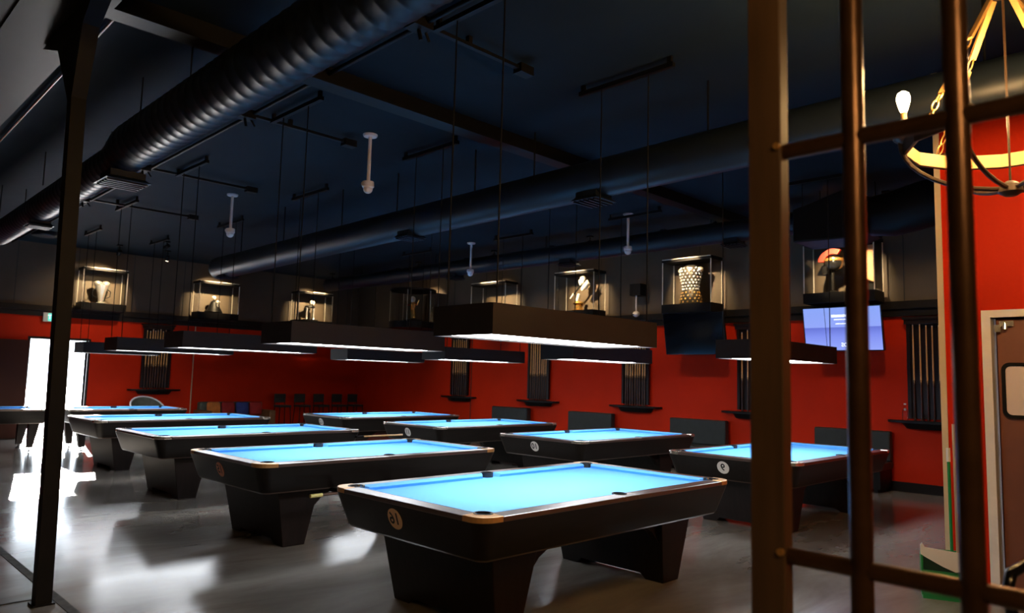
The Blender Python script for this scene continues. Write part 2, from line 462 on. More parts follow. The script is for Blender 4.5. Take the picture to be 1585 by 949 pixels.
# ------------------------------------------------------------------ pool tables
def make_table(HL, HW, zt=.80, number=None, disc='white_disc', name='pool_table', plain=False):
    t = thing(name, 'x', 'pool table')
    ap = 'espresso'
    # apron: four boards sloping in towards the floor
    b = new()
    zb = zt - .265
    rings = [rrect(HL-.085, HW-.085, .07, zb), rrect(HL-.075, HW-.075, .08, zb+.012), rrect(HL-.006, HW-.006, .115, zt-.05), rrect(HL-.002, HW-.002, .12, zt-.035)]
    loft(b, rings, True, False)
    box(b, -HL+.2, HL-.2, -HW+.2, HW-.2, zb+.02, zt-.04)
    link('apron', b, ap, t, smooth=True)
    b = new(); loft(b, [rrect(HL-.095, HW-.095, .06, zb-.012), rrect(HL-.082, HW-.082, .075, zb+.001)]); link('apron_trim', b, 'rail', t)
    cx, cy = HL-.115, HW-.115      # back of the cushions
    nx, ny = cx-.058, cy-.058        # cushion noses
    z0, z1 = zt-.036, zt
    b = new(); box(b, -cx-.01, cx+.01, -cy-.01, cy+.01, zt-.06, zt-.036); link('bed_cloth', b, 'cloth', t)
    # rails
    for s in (-1, 1):
        for e in (-1, 1):
            b = new(); x0, x1 = sorted((e*.075, e*(nx)))
            prism(b, [(x0, s*cy), (x1, s*cy), (x1, s*HW), (x0, s*HW)], 'z', z0, z1); link('rail', b, 'rail', t, bevel=.006)
    for e in (-1, 1):
        b = new(); prism(b, [(e*cx, -ny), (e*HL, -ny), (e*HL, ny), (e*cx, ny)], 'z', z0, z1); link('rail', b, 'rail', t, bevel=.006)
    # corner and side castings round the pocket mouths
    for s in (-1, 1):
        for e in (-1, 1):
            pc = (cx-.015, cy-.015); pr = .062
            poly = [(nx, HW)]
            poly += [(HL-.12+.12*math.cos(a), HW-.12+.12*math.sin(a)) for a in [PI/2*(1-i/6) for i in range(7)]]
            poly += [(HL, ny), (cx, ny)]
            poly += [(pc[0]+pr*math.cos(a), pc[1]+pr*math.sin(a)) for a in [-.5+(PI/2+1.0)*i/8 for i in range(9)]]
            poly += [(nx, cy)]
            b = new(); prism(b, [(e*x, s*y) for x, y in poly], 'z', z0, z1+.003)
            link('corner_casting', b, 'casting' if number in ('16', '15') else 'silver', t, bevel=.004)
    for s in (-1, 1):
        poly = [(-.075, HW), (.075, HW), (.075, cy)] + [(.055*math.cos(a), cy+.005+.055*math.sin(a)) for a in [PI*i/8 for i in range(9)]] + [(-.075, cy)]
        b = new(); prism(b, [(x, s*y) for x, y in poly], 'z', z0, z1+.001); link('side_casting', b, 'rail', t, bevel=.004)
    # pockets: open leather cups
    for e in (-1, 0, 1):
        for s in (-1, 1):
            px, py, r = (e*(cx-.015), s*(cy-.015), .061) if e else (0, s*(cy+.005), .054)
            b = new(); lathe(b, [(r*.7, zt-.16), (r, zt-.14), (r, zt+.004), (r-.01, zt+.004), (r-.01, zt-.14)], 18, (px, py, 0), cap=True)
            link('pocket', b, 'pocket', t, smooth=True)
    # cushions
    def drop_outer(ob):
        for v in ob.data.vertices:
            if v.co.z > zt-.02:
                k = max(abs(v.co.x)-cx, abs(v.co.y)-cy)
                if k > 0: v.co.z -= .03*min(k, .115)
    for ch in t.children:
        if ch.name.split('.')[0] in ('rail', 'corner_casting', 'side_casting'): drop_outer(ch)
    def cushion(a0, a1, back, nose, horiz, s):
        # a0..a1 along, mitred ends at nose
        b = new(); g = .045
        def P(a, q, z): return (a, s*q, z) if horiz else (s*q, a, z)
        def ring(sh, i): return None
        prof = [(back, zt, 0), (nose+.006, zt-.010, g*.9), (nose, zt-.015, g), (nose+.012, zt-.036, g*.7), (back, zt-.036, 0)]
        loft(b, [[P(a0+d, q, z) for q, z, d in prof], [P(a1-d, q, z) for q, z, d in prof]])
        link('cushion', b, 'cloth', t)
    for s in (-1, 1):
        cushion(.062, nx+.0, cy, ny, True, s)
        cushion(-nx, -.062, cy, ny, True, s)
        cushion(-ny, ny, cx, nx, False, s)
    # legs: broad panels with an arched foot, flaring into the apron
    for e in (-1, 1):
        W2 = min(.56, HW*.66)
        b = new()
        out = [(-W2, .0), (-W2+.17, .0), (-W2+.22, .045), (W2-.22, .045), (W2-.17, .0), (W2, .0), (W2+.05, zb-.013), (-W2-.05, zb-.013)]
        def Q(y, z, side):
            k = z/(zb-.013)
            xo = HL-.40+.10*k          # outer face
            xi = HL-.62-.10*k          # inner face
            return (e*(xo if side else xi), y, z)
        loft(b, [[Q(y, z, 1) for y, z in out], [Q(y, z, 0) for y, z in out]])
        # curved gussets on the inner side
        for s in (-1, 1):
            prof = [(HL-.64, .22), (HL-.68, .32), (HL-.78, .42), (HL-.98, zb-.013), (HL-.6, zb-.013)]
            y0, y1 = sorted((s*(W2+.0), s*(W2-.06)))
            prism(b, [(e*x, z) for x, z in prof], 'y', y0, y1)
        link('leg', b, 'espresso_end', t, bevel=.006)
    # number disc on the end board
    if number:
        zc = zt-.13; L0 = .069/.203
        ang = math.atan(L0)
        def place(tx, ty, off=.0):
            z = zc + ty*math.cos(ang)
            x = -(HL-.006) + (zt-.05-z)*L0 - off
            return (x, .06 + tx, z)
        b = new(); n = 28
        r0 = [place(.073*math.cos(2*PI*k/n), .073*math.sin(2*PI*k/n), .0005) for k in range(n)]
        r1 = [place(.073*math.cos(2*PI*k/n), .073*math.sin(2*PI*k/n), .005) for k in range(n)]
        loft(b, [r0, r1]); dsc = link('number_disc', b, disc, t)
        link('number', text_bm(number, .112, lambda x, y: place(x, y, .0062)), 'pocket', dsc)
    return t

TABLES = [  # x, y, number, disc, label
 (4.34, 3.90, '16', 'tan_disc', 'nearest blue cloth pool table with a tan number disc on its end'),
 (4.48, 6.87, '15', 'orange_disc', 'black pool table with orange number disc, second from the front in the left row'),
 (4.72, 9.98, None, None, 'dark pool table with blue cloth, third from the front in the left row'),
 (4.95, 13.15, None, None, 'dark pool table with blue cloth, fourth from the front in the left row'),
 (8.98, 4.12, '9', 'white_disc', 'blue pool table with a single-digit white disc, partly behind the brown gate post'),
 (8.96, 6.98, '10', 'white_disc', 'blue pool table with white disc, second from the gate post in right row'),
 (8.95, 9.86, '11', 'white_disc', 'blue pool table with white disc in the right row, third from the gate post'),
 (8.98, 12.65, '12', 'white_disc', 'farthest blue pool table with white disc, in the right row by the stools'),
]
proto = None
for x, y, num, disc, lab in TABLES:
    t = make_table(1.435, .80, number=num, disc=disc or 'white_disc')
    t.location = (x, y, 0); tag(t, lab, group='black nine foot pool tables')
# the two smaller tables near the exit door
def bar_table(lab, x, y):
    t = make_table(1.10, .66, name='pool_table')
    for ch in list(t.children):
        if ch.name.split('.')[0] == 'leg': bpy.data.objects.remove(ch)
        elif ch.name.split('.')[0] == 'rail': ch.data.materials[0] = MT['brown_rail']
    zb = .535
    for sx in (-1, 1):
        for sy in (-1, 1):
            b = new()
            def rg(z, h, dx): return [(sx*(.82+dx)+a*h, sy*.42+c*h, z) for a, c in ((-1,-1),(1,-1),(1,1),(-1,1))]
            loft(b, [rg(.07, .05, 0), rg(zb-.01, .085, .04)])
            lathe(b, [(.012, .02), (.012, .075)], 10, (sx*.82, sy*.42, 0)); lathe(b, [(.05, 0), (.05, .012), (.015, .022)], 14, (sx*.82, sy*.42, 0))
            link('leg', b, 'espresso_end', t)
    t.location = (x, y, 0); tag(t, lab)
MT['brown_rail'] = mat('pale_brown_rail', (0.30, 0.22, 0.17), 0.3, var=0.2, scale=5)
bar_table('small pool table with pale brown rails in front of the open exit door', 5.15, 16.42)
bar_table('small pool table cut off by the left edge, beside the exit door', 2.72, 16.75)

# ------------------------------------------------------------------ hanging pool table lamps
def make_lamp(HL=.97, HW=.312, bars=True):
    t = thing('pool_table_lamp', 'x', 'pool table lamp')
    z0, z1 = 1.89, 2.105
    b = new(); w = .018
    box(b, -HL, HL, -HW, -HW+w, z0, z1); box(b, -HL, HL, HW-w, HW, z0, z1)
    box(b, -HL, -HL+w, -HW+w, HW-w, z0, z1); box(b, HL-w, HL, -HW+w, HW-w, z0, z1)
    box(b, -HL+w, HL-w, -HW+w, HW-w, z1-.02, z1)
    link('shade', b, 'shade', t)
    b = new(); box(b, -HL+w+.002, HL-w-.002, -HW+w+.002, HW-w-.002, z0+.012, z0+.024); link('diffuser', b, 'panel', t)
    for s in (-1, 1):
        for q in (-1, 1):
            b = new(); tube(b, [(s*(HL-.08), q*.26, z1), (s*(HL-.08), q*.26, 4.30)], .006, 8); link('hanger_rod', b, 'black', t)
        b = new(); x = s*(HL-.08)
        box(b, x-.022, x+.022, -.52, .52, 4.30, 4.34); box(b, x-.015, x+.015, -.50, -.46, 4.34, 4.4); box(b, x-.015, x+.015, .46, .50, 4.34, 4.4)
        link('ceiling_bar', b, 'black', t)
    return t
lamp0 = make_lamp()
lamp1 = make_lamp(.72, .312)
LAMPS = [
 (4.34, 3.86, 'nearest black box lamp with a glowing underside above the tan-disc table'),
 (4.50, 6.87, 'black box lamp hanging over the orange-disc table'),
 (4.66, 9.98, 'black box lamp over the third table from the front in left row'),
 (4.84, 13.15, 'black box lamp over the fourth table from the front in left row'),
 (8.62, 4.00, 'black box lamp hanging partly behind the brown gate post'),
 (8.88, 6.98, 'black box lamp hanging behind the nearest lamp, over the second table of right row'),
 (8.95, 9.86, 'black box lamp over the third table of the right row, before a cue rack'),
 (8.98, 12.90, 'farthest black box lamp in the right row, over the table by the stools'),
]
used = [False]
for x, y, lab in LAMPS:
    if used[0]: t = copy_tree(lamp0)
    else: t, used[0] = lamp0, True
    t.location = (x, y, 0); tag(t, lab, group='box lamps over the pool tables')
lamp1.location = (4.95, 16.30, 0); tag(lamp1, 'short black box lamp in front of the open exit doorway', group='box lamps over the pool tables')

# ------------------------------------------------------------------ ducts and ceiling services
def duct(name, lab, pts, boxes, ribs=0.0):
    t = thing(name, lab, 'air duct')
    b = new()
    P, Rr = [], []
    for (p, r), (q, s) in zip(pts, pts[1:]):
        p, q = Vector(p), Vector(q); L = (q-p).length
        n = max(1, int(L/ribs)) if ribs else 1
        for k in range(n):
            for f, dr in ((0, 0), (.30, 0), (.40, .005), (.50, 0)) if ribs else ((0, 0),):
                a = (k+f)/n; P.append(p.lerp(q, a)); Rr.append(r+(s-r)*a+dr)
    P.append(Vector(pts[-1][0])); Rr.append(pts[-1][1])
    tube(b, P, Rr, 28)
    link('duct_run', b, 'duct', t, smooth=True)
    for (x, y, z, r, w, drop) in boxes:
        b = new(); zt_ = z - r*.75; zb_ = z - r - drop
        box(b, x-w*.78, x+w*.78, y-w*.78, y+w*.78, zb_+.04, zt_)
        loft(b, [[(x-w*.78, y-w*.78, zb_+.04), (x+w*.78, y-w*.78, zb_+.04), (x+w*.78, y+w*.78, zb_+.04), (x-w*.78, y+w*.78, zb_+.04)],
                 [(x-w, y-w, zb_), (x+w, y-w, zb_), (x+w, y+w, zb_), (x-w, y+w, zb_)]])
        for k in range(5): box(b, x-w*.9, x+w*.9, y-w*.8+k*w*.38, y-w*.8+k*w*.38+.02, zb_-.02, zb_+.005)
        link('diffuser_vent', b, 'duct', t)
    return t
t = duct('air_duct', 'large ribbed dark air duct running along the left side of the ceiling',
     [((2.36, -1.0, 3.90), .225), ((2.42, 8.0, 3.88), .225), ((2.43, 8.5, 3.82), .18), ((2.50, 14.8, 3.80), .18)],
     [(2.45, 8.35, 3.80, .19, .22, .06), (2.48, 12.0, 3.78, .19, .16, .02)], ribs=.155)
for y in (2.5, 6.2, 7.4, 9.4, 11.0, 13.6):
    b = new(); tube(b, [(2.28, y, 3.95), (2.28, y, 4.4)], .007, 8); link('hanger', b, 'black', t)
    b = new(); tube(b, [(2.60, y, 3.9), (2.60, y, 4.4)], .007, 8); link('hanger', b, 'black', t)
t = duct('air_duct', 'smooth dark round air duct crossing the middle of the ceiling',
     [((5.82, -2.5, 3.70), .205), ((5.86, 3.0, 3.70), .20), ((6.0, 10.0, 3.66), .205), ((6.08, 14.3, 3.62), .22)],
     [(5.92, 7.9, 3.68, .19, .16, .04), (5.88, 4.72, 3.69, .20, .17, .04), (6.07, 13.9, 3.62, .18, .17, .03)])
for y in (1.2, 3.4, 5.6, 6.6, 8.2, 9.6, 11.4, 13.0):
    b = new(); tube(b, [(5.90, y, 3.8), (5.90, y, 4.4)], .009, 8); link('hanger', b, 'black', t)
t = duct('air_duct', 'dark round air duct nearest the red cue rack wall',
     [((10.5, 4.36, 4.0), .17), ((10.5, 17.6, 4.0), .17)],
     [(10.5, 9.0, 4.0, .17, .17, .06), (10.5, 12.3, 4.0, .17, .17, .06), (10.5, 5.6, 4.0, .17, .16, .06)])
for y in (4.7, 6, 9.6, 13, 16):
    b = new(); tube(b, [(10.5, y, 4.1), (10.5, y, 4.4)], .008, 8); link('hanger', b, 'black', t)
# recessed round vent near the door
b = new(); lathe(b, [(.10, 0), (.22, 0), (.24, .02), (.24, .10), (.10, .10)], 24, (3.75, 17.6, 4.30)); link('round_vent', b, 'duct', smooth=True)
tag(bpy.data.objects['round_vent'], 'round ceiling vent near the end of the ribbed duct', 'vent')

# conduits running beside the big duct
for i, (x, z, lab) in enumerate(((3.28, 4.33, 'dark conduit pipe on the ceiling beside the cross struts'), (2.95, 4.30, 'dark conduit pipe on the ceiling closest to the ribbed duct'))):
    b = new(); tube(b, [(x, -1.5, z), (x+.22, YW-.1, z)], .022, 10)
    tag(link('conduit_pipe', b, 'black', smooth=True), lab, 'pipe')
b = new(); tube(b, [(1.66, 5.6, 4.36), (1.80, 15, 4.36)], .014, 10); tag(link('conduit_pipe', b, 'silver', smooth=True), 'thin shiny conduit on the ceiling left of the steel column', 'pipe')
for i, (x1, y, lab) in enumerate(((4.45, 4.40, 'cross strut with an end box, nearest one above the front lamp'), (4.56, 7.38, 'cross strut with an end box above the second lamp of the left row'), (4.82, 10.45, 'cross strut with an end box above the third lamp of left row'), (5.05, 13.2, 'cross strut with an end box, farthest along the left row'))):
    t = thing('ceiling_strut', lab, 'strut', (3.3, y, 4.31), 0, 'struts across the lamp row')
    b = new(); box(b, -.15, x1-3.3, -.022, .022, -.0, .03); box(b, -.1, -.06, -.02, .02, .03, .09); box(b, .5, .54, -.02, .02, .03, .09); link('channel', b, 'black', t)
    b = new(); box(b, x1-3.36, x1-3.2, -.05, .05, -.03, .05); link('junction_box', b, 'black', t)
    b = new(); box(b, -.09, .09, -.07, .07, -.04, .05); tube(b, [(0, 0, -.04), (.01, -.02, -.13)], .015, 8); tube(b, [(.07, 0, -.04), (.12, .02, -.09)], .012, 8); link('bracket', b, 'black', t)

# security cameras on drop poles
for x, y, zb, lab in ((4.70, 7.12, 3.69, 'nearest dome camera on a white drop pole in the ceiling'), (4.92, 11.27, 3.70, 'dome camera on a white pole, the left one of the ceiling'),
                      (9.90, 7.20, 3.70, 'dome camera on a white pole, right one above the gate side'), (10.07, 11.32, 3.69, 'small far dome camera on a white pole above the nearest box lamp')):
    t = thing('security_camera', lab, 'camera', (x, y, 0), 0, 'dome cameras on drop poles')
    b = new(); lathe(b, [(.075, 4.372), (.085, 4.385), (.085, 4.4)], 20); link('ceiling_flange', b, 'white_plastic', t, smooth=True)
    b = new(); tube(b, [(0, 0, zb+.15), (0, 0, 4.38)], .021, 12); link('drop_pole', b, 'white_plastic', t, smooth=True)
    b = new(); lathe(b, [(.03, zb+.155), (.066, zb+.145), (.07, zb+.085), (.058, zb+.07)], 20); ball(b, (-.05, .02, zb+.115), .028); link('housing', b, 'white_plastic', t, smooth=True)
    b = new(); ball(b, (0, 0, zb+.06), .056); link('dome', b, 'white_plastic', t, smooth=True)
t = thing('security_camera', 'white camera hanging on the charcoal wall left of the armour case', 'camera', (12.38, 8.78, 0))
b = new(); box(b, -.05, .21, -.13, .13, 3.36, 3.6); link('junction_box', b, 'black', t)
b = new(); tube(b, [(0, 0, 3.04), (0, 0, 3.37)], .012, 8); link('drop_pole', b, 'white_plastic', t)
b = new(); ball(b, (0, 0, 2.98), .072, 1, 1, .85); link('dome', b, 'white_plastic', t, smooth=True)
b = new(); lathe(b, [(.03, 0), (.03, .012)], 12, (-.07, .03, 2.96)); link('lens', b, 'black', t)

# hanging air handler in the right corner of the ceiling
t = thing('air_handler', 'black boxy air handler hanging from the ceiling left of the red corner', 'air handler', (10.1, 3.6, 0))
b = new(); prism(b, [(-.22, 3.62), (.02, 3.54), (.72, 3.56), (.72, 4.02), (.40, 4.10), (-.05, 4.22), (-.22, 4.1)], 'x', -.35, .35); link('casing', b, 'black', t, bevel=.02)
b = new(); tube(b, [(0, -.20, 3.86), (0, -.45, 3.85), (0, -.8, 3.92), (0, -1.2, 3.98), (0, -1.6, 4.0)], [.26, .29, .30, .30, .30], 24); link('flexible_duct', b, 'black', t, smooth=True)
for x in (-.3, .3):
    for y in (-.15, .6):
        b = new(); tube(b, [(x, y, 4.0), (x, y, 4.4)], .008, 8); link('hanger', b, 'black', t)

# ------------------------------------------------------------------ cue racks with shelves
ORD = ['leftmost', 'second from the left', 'third from the left', 'fourth from the left', 'fifth from the left', 'sixth from the left', 'seventh from the left', 'eighth from the left', 'ninth from the left', 'tenth from the left']
def cue(loc, z0, z1, lab, group, lean=.0, rz=0):
    t = thing('pool_cue', lab, 'cue', loc, rz, group)
    zm = z0 + (z1-z0)*.42
    b = new(); tube(b, [(0, 0, z0), (0, 0, z0+.02), (0, 0, zm)], [.014, .0165, .0135], 10); link('butt', b, 'butt', t, smooth=True)
    b = new(); tube(b, [(0, 0, zm), (0, 0, z1-.02)], [.0135, .008], 10)
    for k in range(4):
        a = k*PI/2 + .4
        tube(b, [(.009*math.cos(a), .009*math.sin(a), zm-.22), (.0095*math.cos(a), .0095*math.sin(a), zm+.01)], [.001, .006], 6)
    link('shaft', b, 'maple', t, smooth=True)
    b = new(); tube(b, [(0, 0, z1-.02), (0, 0, z1)], .0075, 8); link('tip', b, 'ivory', t)
def rack(wall, c, hw, zt, where, ncue, skip=()):
    if wall == 'x': loc, rz = (XW, c, 0), -PI/2     # local +y points to the room (-X); local x runs along -Y
    else: loc, rz = (c, YW, 0), PI                  # local +y -> -Y ; local x -> -X
    R = Matrix.Rotation(rz, 4, 'Z')
    # local frame: room side is local -y after the rotations below
    t = thing('cue_rack', 'dark wooden wall cue rack ' + where, 'cue rack', loc, rz if wall == 'x' else 0)
    sgn = 1
    b = new(); box(b, -hw, hw, -.03, -.002, 1.14, zt); link('back_board', b, 'rackwood', t)
    for s in (-1, 1):
        b = new(); box(b, s*hw-.025, s*hw+.025, -.075, -.0305, 1.14, zt-.09); link('side_stile', b, 'rackwood', t)
    b = new(); box(b, -hw-.05, hw+.05, -.10, -.0305, zt-.09, zt-.02); box(b, -hw-.07, hw+.07, -.12, -.002, zt-.02, zt+.02)
    link('top_rail', b, 'rackwood', t)
    sh = thing('wall_shelf', 'black bow-fronted drinks shelf below the cue rack ' + where, 'shelf', loc, t.rotation_euler[2])
    w = .62
    front = [(w, 0)] + [(w*math.cos(a)*1.0, -.10-.20*math.sin(a)) for a in [PI*i/14 for i in range(15)]] + [(-w, 0)]
    b = new(); prism(b, [(x, min(y, -.002)) for x, y in front], 'z', 1.075, 1.11); link('shelf_board', b, 'black', sh)
    lower = [(w*.7*math.cos(a), -.02-.24*math.sin(a)) for a in [PI*i/14 for i in range(15)]]
    b = new(); loft(b, [[(x*.85, min(-.002, y*.8), .985) for x, y in lower], [(x, min(-.002, y), 1.0745) for x, y in lower]]); link('corbel', b, 'black', sh, smooth=True)
    rw = Matrix.Rotation(t.rotation_euler[2], 4, 'Z')
    for i in range(ncue):
        x = -hw+.07+(2*hw-.14)*i/(ncue-1) + random.uniform(-.008, .008)
        p = rw @ Vector((x, -.062, 0))
        cue((loc[0]+p.x, loc[1]+p.y, 0), 1.112, zt-.04-random.uniform(.05, .12), ORD[i] + ' pool cue in the rack ' + where, 'cues in the rack ' + where)
    return t
# wall x racks: local -y must point to -X : rotation -90deg => local x -> -Y, local y -> +X
def rack_x(c, hw, where, n): 
    return rack('x', c, hw, 2.70, where, n)
rack_x(3.42, .30, 'beside the cream corner trim', 6)
rack_x(6.30, .30, 'behind the brown gate post', 5)
rack_x(8.90, .31, 'below the nearest lamp\'s right end', 9)
rack_x(11.62, .31, 'below the nearest lamp\'s middle', 8)
rack_x(14.40, .31, 'deepest on the red wall', 7)
rack('y', 6.74, .32, 2.70, 'right of the exit door', 9)

# benches along the red wall
for c, lab in ((4.58, 'charcoal padded bench under the lit wall screen'), (7.40, 'charcoal padded bench under the dark screen'), (10.0, 'charcoal padded bench between the two middle cue racks'), (12.43, 'charcoal padded bench deepest along the red wall')):
    t = thing('padded_bench', lab, 'bench', (XW-.03, c, 0), 0, 'benches along the red wall')
    b = new(); box(b, -.16, -.02, -.595, .595, .46, .925); link('backrest', b, 'vinyl', t, bevel=.025)
    b = new(); box(b, -.62, -.02, -.595, .595, .34, .459); link('seat', b, 'vinyl', t, bevel=.02)
    b = new(); box(b, -.56, -.04, -.57, .57, .06, .339); link('plinth', b, 'black', t)
    for s in (-1, 1):
        b = new(); box(b, -.54, -.06, s*.5-.03, s*.5+.03, 0, .059); link('foot', b, 'black', t)

# bottle and glass on the shelf
t = thing('bottle', 'clear glass bottle standing on the shelf at the far right', 'bottle', (12.36, 3.74, 1.111))
b = new(); lathe(b, [(.036, 0), (.04, .01), (.04, .12), (.036, .15), (.016, .19), (.014, .24)], 18); link('body', b, 'glass', t, smooth=True)
b = new(); lathe(b, [(.018, .24), (.018, .262)], 14); ball(b, (0, 0, .17), .02); link('stopper', b, 'white_plastic', t, smooth=True)
t = thing('bottle', 'small clear tumbler beside the cues on the far right shelf', 'glass', (12.45, 3.52, 1.111))
t.name = 'tumbler'
b = new(); lathe(b, [(.026, 0), (.033, .10), (.031, .10), (.024, .008)], 16); link('body', b, 'glass', t, smooth=True)

# ------------------------------------------------------------------ display cases and what stands in them
def disp(wall, a0, a1, z0, z1, lab, rnd=False):
    c = (a0+a1)/2; hw = abs(a1-a0)/2
    if wall == 'x': loc, rz = (XW, c, 0), -PI/2
    else: loc, rz = (c, YW, 0), 0
    # local frame: x along the wall, -y into the room
    t = thing('display_case', lab, 'display case', loc, rz)
    D0, D1 = -.09, -.49
    bz = z0-.17
    b = new()
    if rnd: lathe(b, [(hw*1.03, bz), (hw*1.03, z0)], 28, (0, D0-hw, 0))
    else: box(b, -hw-.01, hw+.01, D1-.02, D0+.01, bz, z0)
    link('base', b, 'black', t)
    b = new()
    if rnd: lathe(b, [(hw*1.03, z1), (hw*1.03, z1+.05)], 28, (0, D0-hw, 0))
    else: box(b, -hw-.012, hw+.012, D1-.012, D0+.01, z1, z1+.06)
    link('lid', b, 'black', t)
    for s in (-1, 1):
        b = new(); box(b, s*hw*.6-.02, s*hw*.6+.02, D0, -.002, bz+.02, bz+.07); link('wall_bracket', b, 'black', t)
    if rnd:
        b = new()
        lathe(b, [(hw, z0), (hw, z1)], 28, (0, D0-hw, 0), cap=False); link('pane', b, 'acrylic', t, smooth=True)
        for a in (.2, PI-.2, -.9, PI+.9):
            b = new(); x, y = hw*math.cos(a), D0-hw+hw*math.sin(a); tube(b, [(x, y, z0), (x, y, z1)], .006, 6); link('post', b, 'edge', t)
    else:
        for s in (-1, 1):
            b = new(); box(b, s*hw-.002, s*hw+.002, D1+.008, D0-.008, z0, z1); link('pane', b, 'acrylic', t)
            for y in (D1, D0):
                b = new(); box(b, s*hw-.007, s*hw+.007, y-.007, y+.007, z0, z1); link('post', b, 'edge', t)
        b = new(); box(b, -hw+.008, hw-.008, D1-.002, D1+.002, z0, z1); link('pane', b, 'acrylic', t)
        b = new(); box(b, -hw, hw, D1-.016, D1-.0125, z1+.05, z1+.062); link('lid_edge_glint', b, 'edge', t)  # pale strip painted as light catching the black lid's top edge
    return loc, rz
def track_spot(p, target, lab, power=1.0, size=60, watts=None):
    t = thing('track_spotlight', lab, 'spotlight', p, 0, 'track spotlights for the display cases')
    d = (Vector(target)-Vector(p)).normalized()
    b = new(); tube(b, [(0, 0, .03), (0, 0, ZC-p[2])], .012, 8); box(b, -.05, .05, -.05, .05, ZC-p[2]-.03, ZC-p[2]); link('stem', b, 'black', t)
    b = new(); tube(b, [Vector((0,0,0))-d*.07, Vector((0,0,0))-d*.06, Vector((0,0,0))+d*.06], [.03, .045, .05], 18); link('can', b, 'black', t, smooth=True)
    b = new(); tube(b, [d*.060, d*.064], .042, 18); link('lens', b, 'spot_lens', t)
    L = bpy.data.lights.new('spot_beam', 'SPOT'); L.energy = (watts or SPOT)*power; L.color = (1.0, .70, .38); L.spot_size = math.radians(size); L.spot_blend = 1.0; L.shadow_soft_size = .03
    o = bpy.data.objects.new('spot_beam', L); COL.objects.link(o); o.parent = t
    o.location = d*.075; o.rotation_euler = d.to_track_quat('-Z', 'Y').to_euler()

def at(lr, x, y):
    (loc, rz) = lr
    v = Matrix.Rotation(rz, 4, 'Z') @ Vector((x, y, 0))
    return (loc[0]+v.x, loc[1]+v.y)

def art(name, lab, cat, lr, x, z, y=-.29):
    p = at(lr, x, y)
    return thing(name, lab, cat, (p[0], p[1], z), lr[1])

# c1: silver two-lobed cup on the back wall, left
lr = disp('y', 4.86, 5.80, 3.10, 3.86, 'acrylic display case holding a silver cup, leftmost on back wall')
t = art('silver_cup', 'silver two-lobed cup trophy in the leftmost case', 'trophy', lr, -.02, 3.10)
b = new(); lathe(b, [(.09, 0), (.10, .02), (.06, .05), (.065, .12), (.10, .28), (.15, .40), (.165, .45), (.15, .46)], 24, sy=.7); link('body', b, 'chrome', t, smooth=True)
b = new()
for s in (-1, 1): ball(b, (s*.085, 0, .485), .095, 1, .7, .62)
link('lobed_rim', b, 'chrome', t, smooth=True)
b = new()
for s in (-1, 1): tube(b, [(s*.12, 0, .36), (s*.20, 0, .30), (s*.19, 0, .18), (s*.10, 0, .14)], .012, 8)
link('handle', b, 'black', t, smooth=True)
# c2: dark figurine with two pale orbs
lr = disp('y', 7.52, 8.56, 3.10, 3.84, 'acrylic display case holding a dark figurine, second on the back wall')
t = art('figurine', 'dark cloaked figurine with two pale orbs in the second case', 'figurine', lr, -.04, 3.10)
b = new(); lathe(b, [(.20, 0), (.22, .03), (.15, .14), (.11, .26), (.09, .30), (.03, .34)], 20, sy=.8); link('cloak', b, 'black', t, smooth=True)
b = new(); ball(b, (-.04, -.05, .40), .05); link('head', b, 'ivory', t, smooth=True)
b = new(); ball(b, (.06, -.07, .30), .042, 1.3, 1, .8); link('orb', b, 'ivory', t, smooth=True)
b = new(); tube(b, [(.04, -.09, .05), (.05, -.09, .27)], .02, 8); link('blade', b, 'chrome', t, smooth=True)
# c3: two columned trophy with a bright ball
lr = disp('y', 10.30, 11.38, 3.10, 3.86, 'acrylic display case holding a two-columned trophy, right one on the back wall')
t = art('column_trophy', 'silver trophy of two columns under a bright ball', 'trophy', lr, -.05, 3.10)
b = new(); box(b, -.20, .20, -.1, .1, 0, .04); link('plinth', b, 'black', t)
for s in (-1, 1):
    b = new(); lathe(b, [(.045, .04), (.03, .07), (.028, .34), (.045, .38)], 16, (s*.11, 0, 0)); link('column', b, 'chrome', t, smooth=True)
b = new(); lathe(b, [(.05, .38), (.16, .40), (.15, .43), (.05, .46)], 18, sy=.6); link('crossbar', b, 'black', t, smooth=True)
b = new(); ball(b, (.05, 0, .53), .075); link('ball', b, 'ivory', t, smooth=True)
# c4: round case with a golden figure
lr = disp('x', 16.25, 15.05, 3.02, 3.84, 'round acrylic display case holding a winged golden statuette', rnd=True)
t = art('statuette', 'golden statuette with spread arms in the round case', 'statuette', lr, .0, 3.02, y=-.69)
b = new(); lathe(b, [(.24, 0), (.24, .06), (.14, .10)], 20); link('plinth', b, 'black', t, smooth=True)
b = new(); lathe(b, [(.13, .10), (.09, .28), (.07, .36), (.11, .46), (.10, .52), (.04, .55)], 18, sy=.7)
for s in (-1, 1): tube(b, [(s*.09, 0, .50), (s*.22, -.02, .46), (s*.30, -.03, .58)], [.035, .026, .012], 8)
link('figure', b, 'gold', t, smooth=True)
b = new(); ball(b, (0, -.01, .62), .07, 1, 1, 1.15); link('head', b, 'ivory', t, smooth=True)
# c5: empty case seen above the lamp
lr = disp('x', 13.55, 12.35, 3.10, 3.86, 'empty acrylic display case rising behind the nearest lamp')
